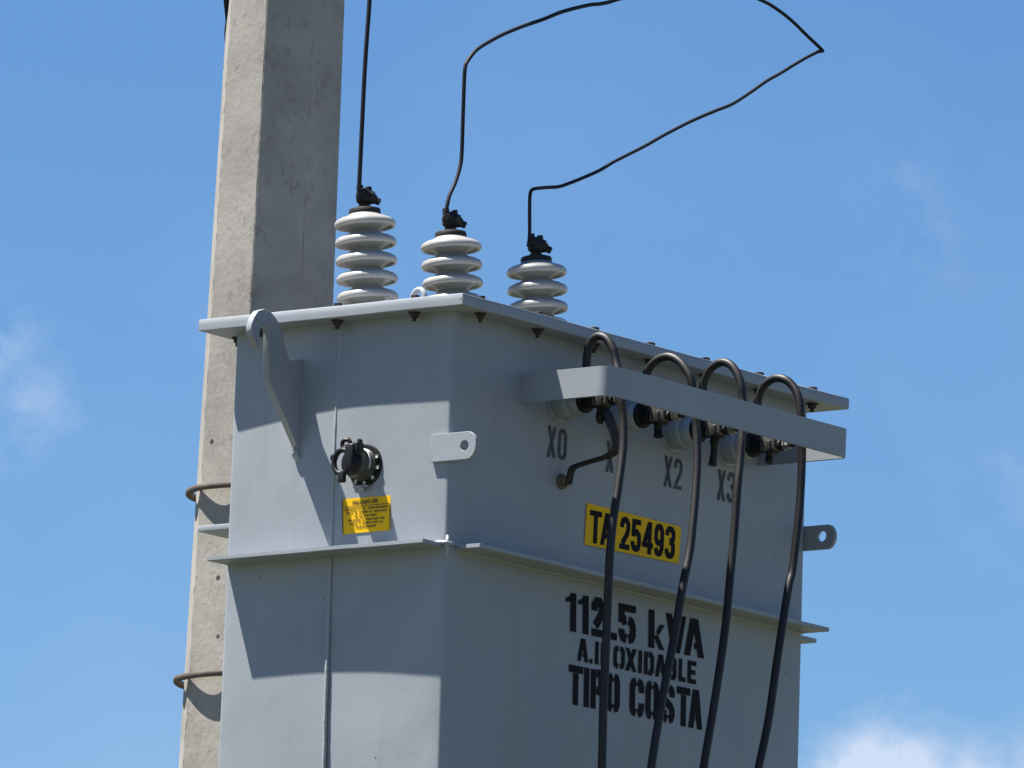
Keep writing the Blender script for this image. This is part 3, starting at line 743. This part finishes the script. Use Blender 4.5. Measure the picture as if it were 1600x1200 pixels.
for j in range(4):
    bm.faces.new((gx[0][j], gb[0][j], gb[0][j + 1], gx[0][j + 1])); bm.faces.new((gx[6][j], gx[6][j + 1], gb[6][j + 1], gb[6][j]))
stk = part('caution_sticker', bm, YELLOW, T, 30)
bm = bmesh.new()
def sfr(x, z, off):
    p = st_fr(x, z); return Vector((-bulge_left(p.x, p.y) - .0016 - off, p.x, p.y))
def sline(txt, u0, u1, v, h, t):
    cw = (u1 - u0) / len(txt)
    for i, ch in enumerate(txt):
        if ch == ' ': continue
        glyph(bm, ch if ch in G else 'O', u0 + cw * i + cw * .08, cw * .84, v, h, t, G, sfr, t * 1.3)
sline('PRECAUCION', .22, .74, .81, .115, .016)
for (a, b, c, d) in ((.0, 1, .755, .775), (.0, .022, .0, 1), (.985, 1, .0, .755)):
    bm.faces.new([bm.verts.new(sfr(x, z, 0)) for x, z in ((a, c), (b, c), (b, d), (a, d))])
# tick-like rest of the accent in the heading
bm.faces.new([bm.verts.new(sfr(x, z, 0)) for x, z in ((.655, .94), (.67, .94), (.69, .975), (.67, .975))])
sline('DESENERGICE EL TRANSFORMADOR', .05, .95, .655, .062, .009)
sline('ANTES DE OPERAR EL CAMBIADOR', .08, .93, .555, .060, .009)
sline('DE DERIVACIONES', .27, .72, .445, .060, .009)
sline('NO OPERAR EL CAMBIADOR CON', .13, .88, .335, .062, .009)
sline('CARGA O ENERGIZADO EL', .15, .86, .235, .060, .009)
sline('TRANSFORMADOR', .27, .71, .130, .062, .009)
me = bpy.data.meshes.new('print'); bm.to_mesh(me); bm.free(); link('print', me, STICKINK, stk)

# ------------------------------------------------------------------ low-voltage cables
C = [
 [(.37, -.0783, .4168), (.37, -.0727, .4531), (.37, -.0742, .4918), (.37, -.0855, .5154), (.37, -.1049, .5225), (.37, -.1268, .5136), (.37, -.1441, .4907), (.37, -.1568, .4538), (.352, -.185, .3842), (.3522, -.195, .3263), (.3438, -.205, .26), (.3231, -.213, .1749), (.3037, -.218, .0961), (.2946, -.22, .0236), (.2936, -.22, -.0616), (.2941, -.22, -.203), (.2937, -.22, -.33), (.298, -.22, -.47), (.31, -.21, -.75), (.36, -.19, -1.1), (.45, -.15, -1.5)],
 [(.575, -.0836, .4432), (.575, -.0805, .468), (.575, -.092, .4903), (.575, -.1146, .5045), (.575, -.1413, .5082), (.575, -.1687, .4975), (.575, -.1931, .4739), (.577, -.2091, .4409), (.5853, -.218, .3563), (.5792, -.23, .2816), (.5663, -.24, .2071), (.5474, -.25, .1174), (.5335, -.255, .0534), (.5068, -.26, -.0294), (.4842, -.26, -.1424), (.4519, -.26, -.2819), (.4212, -.26, -.4417), (.39, -.25, -.75), (.41, -.21, -1.1), (.48, -.16, -1.5)],
 [(.78, -.0844, .4669), (.78, -.09, .4986), (.78, -.1069, .5206), (.78, -.1334, .5303), (.78, -.1589, .5225), (.78, -.1798, .499), (.78, -.1921, .469), (.78, -.1974, .4323), (.7659, -.21, .3565), (.7561, -.215, .2966), (.7439, -.22, .2364), (.7322, -.225, .1332), (.7178, -.23, .0356), (.7033, -.235, -.0589), (.6858, -.24, -.1435), (.6619, -.24, -.28), (.6356, -.24, -.4119), (.59, -.23, -.75), (.54, -.19, -1.1), (.52, -.16, -1.5)],
 [(.985, -.0854, .4597), (.985, -.0874, .4918), (.985, -.1025, .5157), (.985, -.1308, .5282), (.985, -.1617, .5215), (.985, -.1861, .5006), (.985, -.2, .4732), (.985, -.2071, .436), (.9876, -.212, .3636), (.9806, -.218, .2747), (.9687, -.224, .1994), (.9458, -.23, .0815), (.9256, -.235, .0303), (.8924, -.24, -.1138), (.8648, -.24, -.2762), (.8325, -.24, -.3999), (.76, -.23, -.75), (.66, -.19, -1.1), (.58, -.16, -1.5)],
]
labs = ['black power cable looping over the rail at the X0 bushing, crossing the yellow number plate',
        'black power cable looping at the second bushing, hanging across the letters kVA and COSTA',
        'black power cable looping above the X3 mark, third from the sunlit side',
        'black power cable nearest the far right corner of the tank, beside the shaded ear']
for pts, lb, x in zip(C, labs, (.366, .574, .780, .985)):
    bm = bmesh.new()
    p0 = [(x + .002, -.118, .385), (x + .002, -.108, .398)]
    add_tube(bm, p0 + pts, .0094, 16)
    tag(part('power_cable', bm, CABLE, None, 70), lb, 'cable', 'low-voltage cables hanging in front of the tank')

# grounding strap: flat braid, bent by hand
P = catmull([Vector(p) for p in [(.376, -.108, .394), (.376, -.118, .372), (.376, -.136, .340), (.376, -.152, .303), (.376, -.159, .276), (.376, -.155, .2595), (.376, -.1346, .2505), (.376, -.1025, .2452), (.376, -.067, .2391), (.376, -.0406, .2309), (.380, -.030, .205), (.383, -.0245, .197)]], 6)
bm = bmesh.new(); rows = []
for i, p in enumerate(P):
    t = (P[min(i + 1, len(P) - 1)] - P[max(i - 1, 0)]).normalized()
    f_ = i / (len(P) - 1); wv = Vector((1, 0, 0))
    wv = (wv - t * wv.dot(t)).normalized()
    nn = t.cross(wv); hw = .019 - .010 * f_; ht = .0017
    rows.append([bm.verts.new(p + wv * a * hw + nn * b * ht) for a, b in ((-1, -1), (1, -1), (1, 1), (-1, 1))])
for i in range(len(rows) - 1):
    for k in range(4): bm.faces.new((rows[i][k], rows[i][(k + 1) % 4], rows[i + 1][(k + 1) % 4], rows[i + 1][k]))
bm.faces.new(rows[0]); bm.faces.new(rows[-1][::-1])
tag(part('grounding_strap', bm, BLACKM, None, 50), 'dark flat grounding strap bent from the X0 bushing down to a stud on the tank', 'strap')

# ------------------------------------------------------------------ high-voltage wires
W1 = [(.2905, .535, .868), (.2832, .532, .885), (.2804, .53, 1.0338), (.281, .53, 1.1813), (.2862, .53, 1.33), (.2889, .53, 1.449), (.30, .53, 1.8), (.34, .55, 2.3), (.40, .6, 2.8)]
W2 = [(.5925, .534, .880), (.5962, .53, .9117), (.6037, .53, .9383), (.6223, .53, .9715), (.6361, .53, 1.0082), (.6407, .53, 1.0419), (.639, .53, 1.131), (.6376, .53, 1.215), (.6386, .53, 1.2404), (.6459, .53, 1.2578), (.6769, .53, 1.2907), (.7255, .53, 1.321), (.7791, .53, 1.3497), (.848, .53, 1.3813), (.915, .53, 1.409), (.9878, .53, 1.4421), (1.082, .53, 1.476), (1.13, .53, 1.489), (1.1823, .53, 1.5081), (1.2964, .53, 1.5615), (1.40, .54, 1.7), (1.38, .56, 2.1), (1.30, .6, 2.8)]
W3 = [(.902, .533, .872), (.9009, .53, .9024), (.8968, .53, .9617), (.8962, .53, .990), (.900, .53, 1.0025), (.9125, .53, 1.0096), (.9452, .53, 1.0201), (1.0042, .53, 1.0289), (1.040, .53, 1.045), (1.0745, .53, 1.0619), (1.1567, .53, 1.0962), (1.20, .53, 1.127), (1.2506, .53, 1.152), (1.32, .53, 1.186), (1.393, .53, 1.2275), (1.4889, .53, 1.2782), (1.5858, .53, 1.3242), (1.647, .53, 1.3455), (1.7077, .53, 1.3825), (1.7805, .53, 1.4342), (1.83, .53, 1.458), (1.8667, .53, 1.4799), (1.9334, .53, 1.5194), (1.975, .53, 1.5385), (1.9911, .53, 1.5431), (1.9880, .53, 1.5475), (1.9302, .53, 1.5689), (1.8592, .53, 1.5957), (1.7816, .53, 1.6146), (1.7101, .53, 1.6221), (1.5654, .53, 1.6407), (1.46, .54, 1.72), (1.42, .56, 2.1), (1.40, .6, 2.8)]
for i in list(range(6, 14)) + list(range(15, 23)):      # ease the hand bends of the long wire
    a_, b_, c_ = W3[i - 1], W3[i], W3[i + 1]; W3[i] = tuple(.5 * b + .25 * (a + c) for a, b, c in zip(a_, b_, c_))
for pts, r, lb in ((W1, .0052, 'black wire rising almost straight up from the bushing nearest the pole'),
                   (W2, .0046, 'black wire bent above the middle bushing and running up to the right'),
                   (W3, .0042, 'long thin black wire from the farthest bushing, sweeping right to a sharp kink and back')):
    bm = bmesh.new(); add_tube(bm, pts, r, 12)
    tag(part('jumper_wire', bm, WIRE, None, 70), lb, 'wire', 'jumper wires on the lid bushings')

# parent offset: the transformer's parts were built in world coordinates
bpy.context.view_layer.update()
for o in list(bpy.data.objects):
    if o.parent is T: o.matrix_parent_inverse = T.matrix_world.inverted()
bpy.context.view_layer.update()
